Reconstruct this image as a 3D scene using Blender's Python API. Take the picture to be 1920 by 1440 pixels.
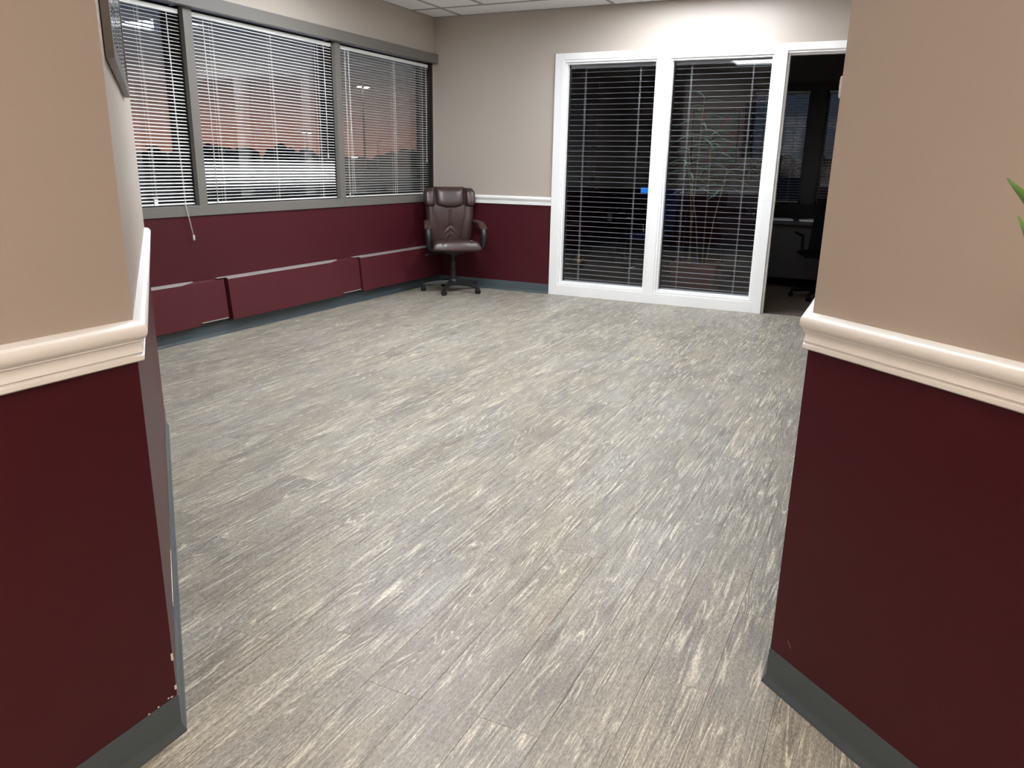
import bpy, bmesh, math, random
from mathutils import Vector, Matrix

# ------------------------------------------------------------------ clearing
for o in list(bpy.data.objects):
    bpy.data.objects.remove(o, do_unlink=True)
SC = bpy.context.scene
COL = SC.collection
rnd = random.Random(7)

# ------------------------------------------------------------------ camera
F_PX, PITCH, ROLL, YAW, CAM_H = 1448.4, 0.27682, 0.018696, 0.44906, 1.305
cam_d = bpy.data.cameras.new('camera')
cam = bpy.data.objects.new('camera', cam_d)
COL.objects.link(cam)
cam_d.sensor_fit = 'HORIZONTAL'
cam_d.sensor_width = 36.0
cam_d.lens = F_PX / 1920.0 * 36.0
cam_d.clip_start = 0.02
cam_d.clip_end = 600
cy, sy = math.cos(YAW), math.sin(YAW)
fwd0, right0, up0 = Vector((-sy, cy, 0)), Vector((cy, sy, 0)), Vector((0, 0, 1))
fwd = fwd0 * math.cos(PITCH) - up0 * math.sin(PITCH)
upv = up0 * math.cos(PITCH) + fwd0 * math.sin(PITCH)
rt = right0 * math.cos(ROLL) + upv * math.sin(ROLL)
upr = upv * math.cos(ROLL) - right0 * math.sin(ROLL)
m = Matrix((rt, upr, -fwd)).transposed().to_4x4()
m.translation = Vector((0, 0, CAM_H))
cam.matrix_world = m
SC.camera = cam

# ------------------------------------------------------------------ world: dusk sky (glow towards -X)
W = bpy.data.worlds.new('dusk_sky')
SC.world = W
W.use_nodes = True
nt = W.node_tree
nt.nodes.clear()
out = nt.nodes.new('ShaderNodeOutputWorld')
bg = nt.nodes.new('ShaderNodeBackground')
tc = nt.nodes.new('ShaderNodeTexCoord')
sep = nt.nodes.new('ShaderNodeSeparateXYZ')
nt.links.new(tc.outputs['Generated'], sep.inputs[0])


def ramp(nt, stops):
    r = nt.nodes.new('ShaderNodeValToRGB')
    e = r.color_ramp.elements
    while len(e) > 1:
        e.remove(e[0])
    e[0].position = stops[0][0]
    e[0].color = (*stops[0][1], 1)
    for p, c in stops[1:]:
        k = e.new(p)
        k.color = (*c, 1)
    return r


mapz = nt.nodes.new('ShaderNodeMapRange')
mapz.inputs['From Min'].default_value = -0.1
mapz.inputs['From Max'].default_value = 0.4
nt.links.new(sep.outputs['Z'], mapz.inputs['Value'])
warm = ramp(nt, [(0.0, (.02, .016, .014)), (0.19, (.10, .05, .04)), (0.22, (.36, .15, .10)), (0.28, (.27, .122, .092)),
                 (0.36, (.145, .10, .098)), (0.42, (.088, .085, .098)), (0.52, (.05, .06, .09)),
                 (0.75, (.03, .038, .065)), (1.0, (.015, .02, .04))])
cool = ramp(nt, [(0.0, (.012, .012, .013)), (0.2, (.03, .032, .04)), (0.28, (.032, .036, .05)), (0.5, (.016, .021, .04)),
                 (1.0, (.008, .011, .026))])
nt.links.new(mapz.outputs[0], warm.inputs[0])
nt.links.new(mapz.outputs[0], cool.inputs[0])
mapx = nt.nodes.new('ShaderNodeMapRange')
mapx.interpolation_type = 'SMOOTHSTEP'
mapx.inputs['From Min'].default_value = -0.25
mapx.inputs['From Max'].default_value = -0.75
nt.links.new(sep.outputs['X'], mapx.inputs['Value'])
mixw = nt.nodes.new('ShaderNodeMixRGB')
nt.links.new(mapx.outputs[0], mixw.inputs[0])
nt.links.new(cool.outputs[0], mixw.inputs[1])
nt.links.new(warm.outputs[0], mixw.inputs[2])
nt.links.new(mixw.outputs[0], bg.inputs[0])
bg.inputs['Strength'].default_value = 1.0
nt.links.new(bg.outputs[0], out.inputs[0])

# ------------------------------------------------------------------ exposure and lamp levels
SC.view_settings.view_transform = 'Standard'
SC.view_settings.look = 'None'
SC.view_settings.gamma = 1.0
SC.view_settings.exposure = 0.0
SC.view_settings.use_curve_mapping = False
ROOM_FILL, ROOM_BACK, ROOM_SIDE = 9.0, 30.5, 42.0
ROOM_LAMP = (36.0, (.94, 1.0, 1.06))
HALL_LAMP = (50.0, (1.0, .84, .70))

# ------------------------------------------------------------------ materials


def new_mat(name):
    mt = bpy.data.materials.new(name)
    mt.use_nodes = True
    n = mt.node_tree
    b = n.nodes['Principled BSDF']
    return mt, n, b


def setp(b, **k):
    for a, v in k.items():
        b.inputs[a.replace('_', ' ')].default_value = v


def mat(name, col, rough=.5, metal=0.0, spec=.5, bump=0.0, bscale=200, var=0.0, vscale=6, coat=0.0):
    mt, n, b = new_mat(name)
    setp(b, Roughness=rough, Metallic=metal)
    b.inputs['Specular IOR Level'].default_value = spec
    b.inputs['Coat Weight'].default_value = coat
    b.inputs['Base Color'].default_value = (*col, 1)
    t = n.nodes.new('ShaderNodeTexCoord')
    if var > 0:
        ns = n.nodes.new('ShaderNodeTexNoise')
        ns.inputs['Scale'].default_value = vscale
        ns.inputs['Detail'].default_value = 4
        n.links.new(t.outputs['Object'], ns.inputs['Vector'])
        mr = n.nodes.new('ShaderNodeMapRange')
        mr.inputs['To Min'].default_value = 1 - var
        mr.inputs['To Max'].default_value = 1 + var
        n.links.new(ns.outputs['Fac'], mr.inputs['Value'])
        mx = n.nodes.new('ShaderNodeMixRGB')
        mx.blend_type = 'MULTIPLY'
        mx.inputs[0].default_value = 1
        mx.inputs[1].default_value = (*col, 1)
        n.links.new(mr.outputs[0], mx.inputs[2])
        n.links.new(mx.outputs[0], b.inputs['Base Color'])
    if bump > 0:
        nb = n.nodes.new('ShaderNodeTexNoise')
        nb.inputs['Scale'].default_value = bscale
        nb.inputs['Detail'].default_value = 3
        n.links.new(t.outputs['Object'], nb.inputs['Vector'])
        bp = n.nodes.new('ShaderNodeBump')
        bp.inputs['Strength'].default_value = bump
        bp.inputs['Distance'].default_value = 0.002
        n.links.new(nb.outputs['Fac'], bp.inputs['Height'])
        n.links.new(bp.outputs[0], b.inputs['Normal'])
    return mt


def emit_mat(name, col, strength):
    mt, n, b = new_mat(name)
    b.inputs['Base Color'].default_value = (*[min(1, c) * .8 for c in col], 1)
    b.inputs['Emission Color'].default_value = (*col, 1)
    b.inputs['Emission Strength'].default_value = strength
    return mt


def glass_mat(name, tint=(1, 1, 1), mult=2.0, rough=0.0, bump=0.0, bscale=20):
    """thin pane: straight-through transmission with fresnel reflection of the two faces"""
    mt = bpy.data.materials.new(name)
    mt.use_nodes = True
    n = mt.node_tree
    n.nodes.clear()
    o = n.nodes.new('ShaderNodeOutputMaterial')
    mix = n.nodes.new('ShaderNodeMixShader')
    tr = n.nodes.new('ShaderNodeBsdfTransparent')
    tr.inputs[0].default_value = (*tint, 1)
    gl = n.nodes.new('ShaderNodeBsdfGlossy')
    gl.inputs['Roughness'].default_value = rough
    fr = n.nodes.new('ShaderNodeFresnel')
    fr.inputs['IOR'].default_value = 1.5
    ml = n.nodes.new('ShaderNodeMath')
    ml.operation = 'MULTIPLY'
    ml.use_clamp = True
    ml.inputs[1].default_value = mult
    n.links.new(fr.outputs[0], ml.inputs[0])
    ge = n.nodes.new('ShaderNodeNewGeometry')      # only the face towards the viewer reflects
    sb = n.nodes.new('ShaderNodeMath')
    sb.operation = 'SUBTRACT'
    sb.inputs[0].default_value = 1.0
    n.links.new(ge.outputs['Backfacing'], sb.inputs[1])
    m2 = n.nodes.new('ShaderNodeMath')
    m2.operation = 'MULTIPLY'
    n.links.new(ml.outputs[0], m2.inputs[0])
    n.links.new(sb.outputs[0], m2.inputs[1])
    n.links.new(m2.outputs[0], mix.inputs[0])
    n.links.new(tr.outputs[0], mix.inputs[1])
    n.links.new(gl.outputs[0], mix.inputs[2])
    n.links.new(mix.outputs[0], o.inputs[0])
    if bump:
        t = n.nodes.new('ShaderNodeTexCoord')
        nb = n.nodes.new('ShaderNodeTexNoise')
        nb.inputs['Scale'].default_value = bscale
        n.links.new(t.outputs['Object'], nb.inputs['Vector'])
        bp = n.nodes.new('ShaderNodeBump')
        bp.inputs['Strength'].default_value = bump
        bp.inputs['Distance'].default_value = 0.02
        n.links.new(nb.outputs['Fac'], bp.inputs['Height'])
        n.links.new(bp.outputs[0], gl.inputs['Normal'])
        n.links.new(bp.outputs[0], fr.inputs['Normal'])
    return mt


def plank_mat():
    mt, n, b = new_mat('weathered_oak_vinyl')
    N = n.nodes.new
    L = n.links.new
    t = N('ShaderNodeTexCoord')
    oi = N('ShaderNodeObjectInfo')

    def math_(op, a, bb=None, cc=None, clamp=False):
        q = N('ShaderNodeMath')
        q.operation = op
        q.use_clamp = clamp
        for i, v in enumerate((a, bb, cc)):
            if v is None:
                continue
            if isinstance(v, (int, float)):
                q.inputs[i].default_value = v
            else:
                L(v, q.inputs[i])
        return q.outputs[0]

    def noise(vec, scale, detail=3, rough=.55, dist=0.0):
        q = N('ShaderNodeTexNoise')
        q.inputs['Scale'].default_value = scale
        q.inputs['Detail'].default_value = detail
        q.inputs['Roughness'].default_value = rough
        q.inputs['Distortion'].default_value = dist
        L(vec, q.inputs['Vector'])
        return q.outputs['Fac']

    def remap(v, a, bb, c=0.0, d=1.0):
        q = N('ShaderNodeMapRange')
        q.inputs['From Min'].default_value = a
        q.inputs['From Max'].default_value = bb
        q.inputs['To Min'].default_value = c
        q.inputs['To Max'].default_value = d
        L(v, q.inputs['Value'])
        return q.outputs[0]

    def mixc(f, a, bb, mode='MIX'):
        q = N('ShaderNodeMixRGB')
        q.blend_type = mode
        for i, v in enumerate((f, a, bb)):
            if isinstance(v, (int, float)):
                q.inputs[i].default_value = v
            elif isinstance(v, tuple):
                q.inputs[i].default_value = (*v, 1)
            else:
                L(v, q.inputs[i])
        return q.outputs[0]

    # per plank offset
    cmb = N('ShaderNodeCombineXYZ')
    L(math_('MULTIPLY', oi.outputs['Random'], 71.0), cmb.inputs[0])
    L(math_('MULTIPLY', oi.outputs['Random'], 37.0), cmb.inputs[1])
    L(math_('MULTIPLY', oi.outputs['Random'], 19.0), cmb.inputs[2])
    add = N('ShaderNodeVectorMath')
    L(t.outputs['Object'], add.inputs[0])
    L(cmb.outputs[0], add.inputs[1])
    base = add.outputs[0]

    def stretched(sx, sy_):
        q = N('ShaderNodeVectorMath')
        q.operation = 'MULTIPLY'
        q.inputs[1].default_value = (sx, sy_, 1)
        L(base, q.inputs[0])
        return q.outputs[0]

    # growth-ring field: contour lines of a stretched noise give cathedrals and knots
    field = noise(stretched(7.5, .55), 1.0, 2.2, .45, .2)
    rings = math_('SINE', math_('MULTIPLY', field, 240.0))
    ring_hi = remap(rings, .55, 1.0)
    ring_lo = remap(rings, -.5, -1.0)
    # broken streak masks
    brk = noise(stretched(45, 9), 1.0, 3, .6)
    brk2 = noise(stretched(14, 3.2), 1.0, 2, .5)
    fine = noise(stretched(150, 7), 1.0, 4, .65)
    speck = noise(stretched(330, 75), 1.0, 3, .75)
    patch = noise(stretched(9, 2.4), 1.0, 3, .55)
    tone = noise(stretched(3.2, 1.1), 1.0, 2, .5)
    hue = noise(stretched(4.0, 1.7), 1.3, 2, .5)

    col = mixc(remap(tone, .3, .7), (.210, .185, .152), (.298, .271, .225))
    col = mixc(remap(hue, .54, .74, 0, .35), col, (.28, .278, .275))
    col = mixc(remap(hue, .46, .30, 0, .5), col, (.36, .31, .225))
    # dark smudges
    col = mixc(remap(patch, .55, .74, 0, .55), col, (.150, .142, .134))
    # fine pores
    col = mixc(remap(fine, .54, .72, 0, .6), col, (.10, .088, .077))
    # cream cerused streaks
    m1 = math_('MULTIPLY', ring_hi, remap(brk, .44, .6), None, True)
    m1 = math_('MULTIPLY', m1, remap(brk2, .36, .58), None, True)
    col = mixc(math_('MULTIPLY', m1, .75), col, (.70, .65, .53))
    m2 = math_('MULTIPLY', ring_lo, remap(brk, .4, .6), None, True)
    col = mixc(math_('MULTIPLY', m2, .42), col, (.12, .106, .092))
    m3 = math_('MULTIPLY', remap(fine, .44, .30), remap(brk2, .4, .6), None, True)
    col = mixc(math_('MULTIPLY', m3, .75), col, (.60, .56, .47))
    # mid-scale weathered streaks along the plank
    mid = noise(stretched(105, 5.0), 1.0, 3, .6, .3)
    midm = noise(stretched(20, 4), 1.0, 2, .5)
    col = mixc(math_('MULTIPLY', remap(mid, .53, .63), remap(midm, .42, .62, 0, .72), None, True), col, (.60, .555, .455))
    col = mixc(math_('MULTIPLY', math_('MULTIPLY', remap(mid, .47, .37), .66), remap(brk2, .38, .58), None, True), col, (.115, .10, .085))
    # speckle
    col = mixc(1.0, col, mixc(remap(speck, .34, .66), (.55, .54, .53), (1.45, 1.45, 1.44)), 'MULTIPLY')
    # plank to plank tone
    pv = remap(oi.outputs['Random'], 0, 1, .96, 1.05)
    col = mixc(1.0, col, pv, 'MULTIPLY')
    L(col, b.inputs['Base Color'])
    rr = remap(patch, .3, .7, .36, .50)
    L(rr, b.inputs['Roughness'])
    b.inputs['Specular IOR Level'].default_value = .45
    bp = N('ShaderNodeBump')
    bp.inputs['Strength'].default_value = .35
    bp.inputs['Distance'].default_value = .0006
    L(math_('ADD', math_('MULTIPLY', fine, .6), math_('MULTIPLY', speck, .5)), bp.inputs['Height'])
    L(bp.outputs[0], b.inputs['Normal'])
    return mt


def tile_mat():
    mt, n, b = new_mat('mineral_fibre_tile')
    t = n.nodes.new('ShaderNodeTexCoord')
    v = n.nodes.new('ShaderNodeTexNoise')
    v.inputs['Scale'].default_value = 140
    v.inputs['Detail'].default_value = 3
    n.links.new(t.outputs['Object'], v.inputs['Vector'])
    r = ramp(n, [(0.32, (.60, .60, .59)), (0.40, (.88, .88, .87)), (1, (.90, .90, .89))])
    n.links.new(v.outputs['Fac'], r.inputs[0])
    n.links.new(r.outputs[0], b.inputs['Base Color'])
    setp(b, Roughness=.9)
    return mt


def leather_mat():
    mt, n, b = new_mat('brown_leather')
    t = n.nodes.new('ShaderNodeTexCoord')
    v = n.nodes.new('ShaderNodeTexVoronoi')
    v.inputs['Scale'].default_value = 190
    n.links.new(t.outputs['Object'], v.inputs['Vector'])
    n1 = n.nodes.new('ShaderNodeTexNoise')
    n1.inputs['Scale'].default_value = 9
    n1.inputs['Detail'].default_value = 4
    n.links.new(t.outputs['Object'], n1.inputs['Vector'])
    r = ramp(n, [(0.25, (.030, .013, .012)), (0.8, (.062, .030, .027))])
    n.links.new(n1.outputs['Fac'], r.inputs[0])
    n.links.new(r.outputs[0], b.inputs['Base Color'])
    bp = n.nodes.new('ShaderNodeBump')
    bp.inputs['Strength'].default_value = .15
    bp.inputs['Distance'].default_value = .001
    n.links.new(v.outputs['Distance'], bp.inputs['Height'])
    n.links.new(bp.outputs[0], b.inputs['Normal'])
    setp(b, Roughness=.36)
    b.inputs['Specular IOR Level'].default_value = .6
    return mt


def picture_mat():
    mt, n, b = new_mat('green_landscape_print')
    t = n.nodes.new('ShaderNodeTexCoord')
    v = n.nodes.new('ShaderNodeTexNoise')
    v.inputs['Scale'].default_value = 5
    v.inputs['Detail'].default_value = 5
    n.links.new(t.outputs['Object'], v.inputs['Vector'])
    r = ramp(n, [(0.3, (.02, .10, .09)), (0.5, (.04, .30, .20)), (0.62, (.25, .10, .09)), (0.75, (.10, .12, .30))])
    n.links.new(v.outputs['Fac'], r.inputs[0])
    n.links.new(r.outputs[0], b.inputs['Base Color'])
    setp(b, Roughness=.4)
    return mt


def leaf_mat(name, c1, c2):
    mt, n, b = new_mat(name)
    t = n.nodes.new('ShaderNodeTexCoord')
    v = n.nodes.new('ShaderNodeTexNoise')
    v.inputs['Scale'].default_value = 12
    n.links.new(t.outputs['Object'], v.inputs['Vector'])
    r = ramp(n, [(0.3, c1), (0.7, c2)])
    n.links.new(v.outputs['Fac'], r.inputs[0])
    n.links.new(r.outputs[0], b.inputs['Base Color'])
    setp(b, Roughness=.38)
    return mt


def carpet_mat():
    mt, n, b = new_mat('brown_carpet')
    t = n.nodes.new('ShaderNodeTexCoord')
    v = n.nodes.new('ShaderNodeTexNoise')
    v.inputs['Scale'].default_value = 260
    v.inputs['Detail'].default_value = 3
    n.links.new(t.outputs['Object'], v.inputs['Vector'])
    r = ramp(n, [(0.35, (.045, .032, .024)), (0.6, (.15, .115, .09))])
    n.links.new(v.outputs['Fac'], r.inputs[0])
    n.links.new(r.outputs[0], b.inputs['Base Color'])
    setp(b, Roughness=1.0)
    b.inputs['Specular IOR Level'].default_value = .05
    return mt


M = dict(
    beige=mat('beige_paint', (.445, .385, .332), .42, spec=.5, bump=.12, bscale=160, var=.015, vscale=3),
    red=mat('burgundy_paint', (.060, .0078, .0130), .44, spec=.28, bump=.15, bscale=160, var=.06, vscale=2),
    red_metal=mat('burgundy_enamel', (.076, .012, .0175), .42, spec=.35, var=.05, vscale=3),
    white=mat('white_gloss_trim', (.87, .865, .855), .32, spec=.5),
    base=mat('grey_vinyl_base', (.064, .082, .092), .42, spec=.5, var=.05),
    frame=mat('taupe_metal', (.148, .136, .122), .5, spec=.4, var=.03),
    dark=mat('dark_bronze_sash', (.012, .011, .010), .4),
    slat=mat('white_slat', (.80, .80, .78), .38, spec=.5),
    slat2=mat('grey_slat', (.55, .54, .53), .45),
    cord=mat('white_cord', (.78, .77, .74), .6),
    clear=mat('clear_acrylic', (.62, .60, .58), .2, spec=.6),
    strip=mat('pale_steel_strip', (.55, .50, .50), .38, metal=.6, var=.06, vscale=12),
    plank=plank_mat(),
    slab=mat('grey_subfloor', (.10, .09, .08), .9),
    tile=tile_mat(),
    tee=mat('white_ceiling_tee', (.34, .34, .335), .55),
    lampm=emit_mat('troffer_diffuser', ROOM_LAMP[1], ROOM_LAMP[0]),
    lampb=emit_mat('back_troffer_diffuser', ROOM_LAMP[1], ROOM_BACK),
    lamps=emit_mat('side_troffer_diffuser', ROOM_LAMP[1], ROOM_SIDE),
    lampfill=emit_mat('fill_troffer_diffuser', ROOM_LAMP[1], ROOM_FILL),  # weak unseen lamp, added to lift the back and angled walls
    halll=emit_mat('hall_diffuser', HALL_LAMP[1], HALL_LAMP[0]),
    trof=mat('white_enamel', (.75, .75, .74), .4),
    leather=leather_mat(),
    blackp=mat('black_plastic', (.012, .013, .015), .38, spec=.5),
    seam=mat('dark_seam', (.012, .006, .006), .6),
    tag=mat('white_tag', (.8, .8, .8), .6),
    chip=mat('exposed_plaster', (.75, .70, .64), .8),
    glass=glass_mat('double_glazing', (.93, .96, .95), 3.4),
    glassin=glass_mat('interior_glass', (.84, .85, .88), 1.6),
    acrylic=glass_mat('wavy_acrylic', (.9, .9, .9), 2.0, .03, .35, 9),
    pframe=mat('taupe_picture_frame', (.085, .070, .060), .4),
    pprint=mat('dark_print', (.045, .04, .04), .5, var=.4, vscale=4),
    owall=mat('office_shaded_taupe', (.13, .118, .10), .7, var=.03),  # darkened tan: shade of the unlit room is in the colour
    ored=mat('office_shaded_wainscot', (.008, .004, .0045), .6),  # near black, with the office gloom painted into the wainscot
    oceil=mat('office_shaded_ceiling', (.11, .11, .115), .9),  # grey tone carries the missing light on the office ceiling
    carpet=carpet_mat(),
    thresh=mat('aluminium_threshold', (.55, .55, .52), .35, metal=.8),
    picture=picture_mat(),
    palmg=leaf_mat('lit_palm_leaf', (.16, .46, .26), (.32, .66, .44)),  # paler than natural leaf: gloss and light put into the colour
    leafd=leaf_mat('palm_leaf', (.05, .17, .07), (.16, .42, .22)),
    leafg=leaf_mat('glossy_green_leaf', (.06, .16, .025), (.17, .32, .06)),
    cane=mat('bamboo_cane', (.25, .20, .10), .5, var=.2, vscale=20),
    pot=mat('red_brown_planter', (.13, .045, .035), .5, var=.1),
    pot2=mat('white_ceramic_pot', (.6, .58, .55), .3),
    soil=mat('potting_soil', (.03, .02, .015), .95, bump=.6, bscale=60),
    desk=mat('dark_wood_desk', (.008, .006, .005), .5, var=.2, vscale=8),
    blackf=mat('black_fabric', (.005, .005, .006), .95, spec=.05),
    bluef=mat('blue_fabric', (.02, .04, .13), .8),
    chrome=mat('chrome', (.75, .75, .76), .15, metal=1.0),
    brass=mat('brass', (.72, .50, .18), .22, metal=1.0),
    paper=mat('white_paper', (.7, .7, .68), .7),
    bscreen=emit_mat('blue_screen', (.02, .25, .95), 1.1),
    plate=mat('ivory_plate', (.6, .58, .54), .4),
    asphalt=mat('asphalt', (.020, .020, .021), .9, bump=.3, bscale=3, var=.2, vscale=.1),
    tree=mat('dark_foliage', (.006, .007, .006), 1.0, spec=.0),
    pole=mat('dark_pole', (.02, .018, .018), .5),
    lampo=emit_mat('street_lamp_lens', (1.0, .93, .8), 30.0),
)

# ------------------------------------------------------------------ mesh helpers


class MB:
    def __init__(s):
        s.v, s.f, s.mi = [], [], []

    def quad(s, a, b, c, d, mi=0):
        i = len(s.v)
        s.v += [a, b, c, d]
        s.f.append((i, i + 1, i + 2, i + 3))
        s.mi.append(mi)

    def box(s, x0, x1, y0, y1, z0, z1, mi=0):
        i = len(s.v)
        for z in (z0, z1):
            s.v += [(x0, y0, z), (x1, y0, z), (x1, y1, z), (x0, y1, z)]
        for f in ((3, 2, 1, 0), (4, 5, 6, 7), (0, 1, 5, 4), (1, 2, 6, 5), (2, 3, 7, 6), (3, 0, 4, 7)):
            s.f.append(tuple(i + k for k in f))
            s.mi.append(mi)
        return s

    def prism(s, poly, z0, z1, mi=0):
        """vertical prism over a counter-clockwise polygon"""
        i = len(s.v)
        n = len(poly)
        s.v += [(p[0], p[1], z0) for p in poly] + [(p[0], p[1], z1) for p in poly]
        s.f.append(tuple(i + k for k in reversed(range(n))))
        s.f.append(tuple(i + n + k for k in range(n)))
        s.mi += [mi, mi]
        for k in range(n):
            k2 = (k + 1) % n
            s.f.append((i + k, i + k2, i + n + k2, i + n + k))
            s.mi.append(mi)
        return s

    def tube(s, pts, r, n=8, mi=0, cap=True):
        """round tube along 3-D points, r a number or list"""
        pts = [Vector(p) for p in pts]
        rs = r if isinstance(r, (list, tuple)) else [r] * len(pts)
        i0 = len(s.v)
        prev = None
        for k, p in enumerate(pts):
            if k == 0:
                d = pts[1] - pts[0]
            elif k == len(pts) - 1:
                d = pts[-1] - pts[-2]
            else:
                d = pts[k + 1] - pts[k - 1]
            d.normalize()
            if prev is None:
                a = d.orthogonal().normalized()
            else:
                a = (prev - d * prev.dot(d)).normalized()
            prev = a
            b = d.cross(a)
            for q in range(n):
                th = 2 * math.pi * q / n
                s.v.append(tuple(p + (a * math.cos(th) + b * math.sin(th)) * rs[k]))
        for k in range(len(pts) - 1):
            for q in range(n):
                q2 = (q + 1) % n
                s.f.append((i0 + k * n + q, i0 + k * n + q2, i0 + (k + 1) * n + q2, i0 + (k + 1) * n + q))
                s.mi.append(mi)
        if cap:
            s.f.append(tuple(i0 + q for q in reversed(range(n))))
            s.f.append(tuple(i0 + (len(pts) - 1) * n + q for q in range(n)))
            s.mi += [mi, mi]
        return s

    def lathe(s, prof, n=20, c=(0, 0, 0), mi=0):
        i0 = len(s.v)
        for r, z in prof:
            for q in range(n):
                th = 2 * math.pi * q / n
                s.v.append((c[0] + r * math.cos(th), c[1] + r * math.sin(th), c[2] + z))
        for k in range(len(prof) - 1):
            for q in range(n):
                q2 = (q + 1) % n
                s.f.append((i0 + k * n + q, i0 + k * n + q2, i0 + (k + 1) * n + q2, i0 + (k + 1) * n + q))
                s.mi.append(mi)
        s.f.append(tuple(i0 + q for q in reversed(range(n))))
        s.f.append(tuple(i0 + (len(prof) - 1) * n + q for q in range(n)))
        s.mi += [mi, mi]
        return s

    def sweep(s, path, prof, mi=0):
        """profile [(offset, z)] swept along a plan path; offset is to the LEFT of travel, mitred"""
        n = len(path)
        offs = []
        for k in range(n):
            ds = []
            if k > 0:
                ds.append((Vector(path[k]) - Vector(path[k - 1])).normalized())
            if k < n - 1:
                ds.append((Vector(path[k + 1]) - Vector(path[k])).normalized())
            nn = [Vector((-d.y, d.x)) for d in ds]
            if len(nn) == 1:
                offs.append(nn[0])
            else:
                b = (nn[0] + nn[1]).normalized()
                offs.append(b / max(.3, b.dot(nn[0])))
        i0 = len(s.v)
        mp = len(prof)
        for k in range(n):
            for o, z in prof:
                q = Vector(path[k]) + offs[k] * o
                s.v.append((q.x, q.y, z))
        for k in range(n - 1):
            for j in range(mp):
                j2 = (j + 1) % mp
                s.f.append((i0 + k * mp + j, i0 + k * mp + j2, i0 + (k + 1) * mp + j2, i0 + (k + 1) * mp + j))
                s.mi.append(mi)
        s.f.append(tuple(i0 + j for j in reversed(range(mp))))
        s.f.append(tuple(i0 + (n - 1) * mp + j for j in range(mp)))
        s.mi += [mi, mi]
        return s

    def mesh(s, name, mats, smooth=False):
        me = bpy.data.meshes.new(name)
        me.from_pydata([tuple(v) for v in s.v], [], s.f)
        for mm in (mats if isinstance(mats, (list, tuple)) else [mats]):
            me.materials.append(mm)
        for p, k in zip(me.polygons, s.mi):
            p.material_index = k
            p.use_smooth = smooth
        bm = bmesh.new()
        bm.from_mesh(me)
        bmesh.ops.recalc_face_normals(bm, faces=bm.faces)
        bm.to_mesh(me)
        bm.free()
        me.update()
        return me

    def build(s, name, mats, parent=None, smooth=False, bevel=0.0, angle=None):
        o = bpy.data.objects.new(name, s.mesh(name, mats, smooth))
        COL.objects.link(o)
        if parent is not None:
            o.parent = parent
        if bevel:
            bv = o.modifiers.new('bevel', 'BEVEL')
            bv.width = bevel
            bv.segments = 2
            bv.limit_method = 'ANGLE'
            bv.angle_limit = math.radians(40)
        if smooth and angle:
            for p in o.data.polygons:
                p.use_smooth = True
            try:
                o.data.set_sharp_from_angle(angle=math.radians(angle))
            except Exception:
                pass
        return o


def inst(name, me, parent, loc=(0, 0, 0), rot=(0, 0, 0)):
    o = bpy.data.objects.new(name, me)
    COL.objects.link(o)
    o.parent = parent
    o.location = loc
    o.rotation_euler = rot
    return o


def empty(name, loc=(0, 0, 0), rz=0.0):
    o = bpy.data.objects.new(name, None)
    o.empty_display_size = .1
    COL.objects.link(o)
    o.location = loc
    o.rotation_euler = (0, 0, rz)
    return o


def tag(o, label, cat, group=None):
    o['label'] = label
    o['category'] = cat
    if group:
        o['group'] = group
    return o


def struct(o, label=None):
    o['kind'] = 'structure'
    if label:
        o['label'] = label
    return o


# ------------------------------------------------------------------ plan of the place (metres)
X0, D, CEIL = -4.57, 7.455, 2.745          # window wall, glazed back wall, ceiling height
CL = (-1.357, 1.047)                       # outer corner of the near left column
EL = (-3.165, 2.560)                       # free end of the angled left wall
CR = (-.1425, 1.883)                       # outer corner of the near right wall
DR = Vector((1.0, -.86)).normalized()      # run of the near right wall
ER = (CR[0] + DR.x * 2.3, CR[1] + DR.y * 2.3)
RAIL_B, RAIL_T = .905, .99

RAIL = [(0, .905), (.010, .905), (.0135, .908), (.0135, .916), (.010, .918), (.010, .921), (.013, .924), (.0105, .932), (.0095, .940),
        (.012, .946), (.016, .948), (.016, .951), (.020, .954), (.024, .961), (.0255, .969), (.024, .977), (.019, .984),
        (.012, .988), (0, .990)]
COVE = [(0, .001), (.013, .001), (.0125, .005), (.008, .013), (.0045, .021), (.003, .030), (.003, .096), (.0015, .101), (0, .101)]

# ------------------------------------------------------------------ floor
PW, PL = .1615, 1.27
fb = MB().box(-4.8, 3.2, -3.3, D + .005, -.12, -.006)
floor = struct(fb.build('floor', M['slab']))
plank_cache = {}


def plank_mesh(w, l):
    key = (round(w, 3), round(l, 3))
    if key not in plank_cache:
        b = MB()
        g, c = .00025, .0006
        x0, x1, y0, y1 = -w / 2 + g, w / 2 - g, -l / 2 + g, l / 2 - g
        bot = [(x0, y0, -.005), (x1, y0, -.005), (x1, y1, -.005), (x0, y1, -.005)]
        mid = [(x0, y0, -c), (x1, y0, -c), (x1, y1, -c), (x0, y1, -c)]
        top = [(x0 + c, y0 + c, 0), (x1 - c, y0 + c, 0), (x1 - c, y1 - c, 0), (x0 + c, y1 - c, 0)]
        b.v = bot + mid + top
        for k in range(4):
            k2 = (k + 1) % 4
            b.f += [(k, k2, 4 + k2, 4 + k), (4 + k, 4 + k2, 8 + k2, 8 + k)]
        b.f.append((8, 9, 10, 11))
        b.mi = [0] * len(b.f)
        plank_cache[key] = b.mesh('plank', M['plank'])
    return plank_cache[key]


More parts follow.
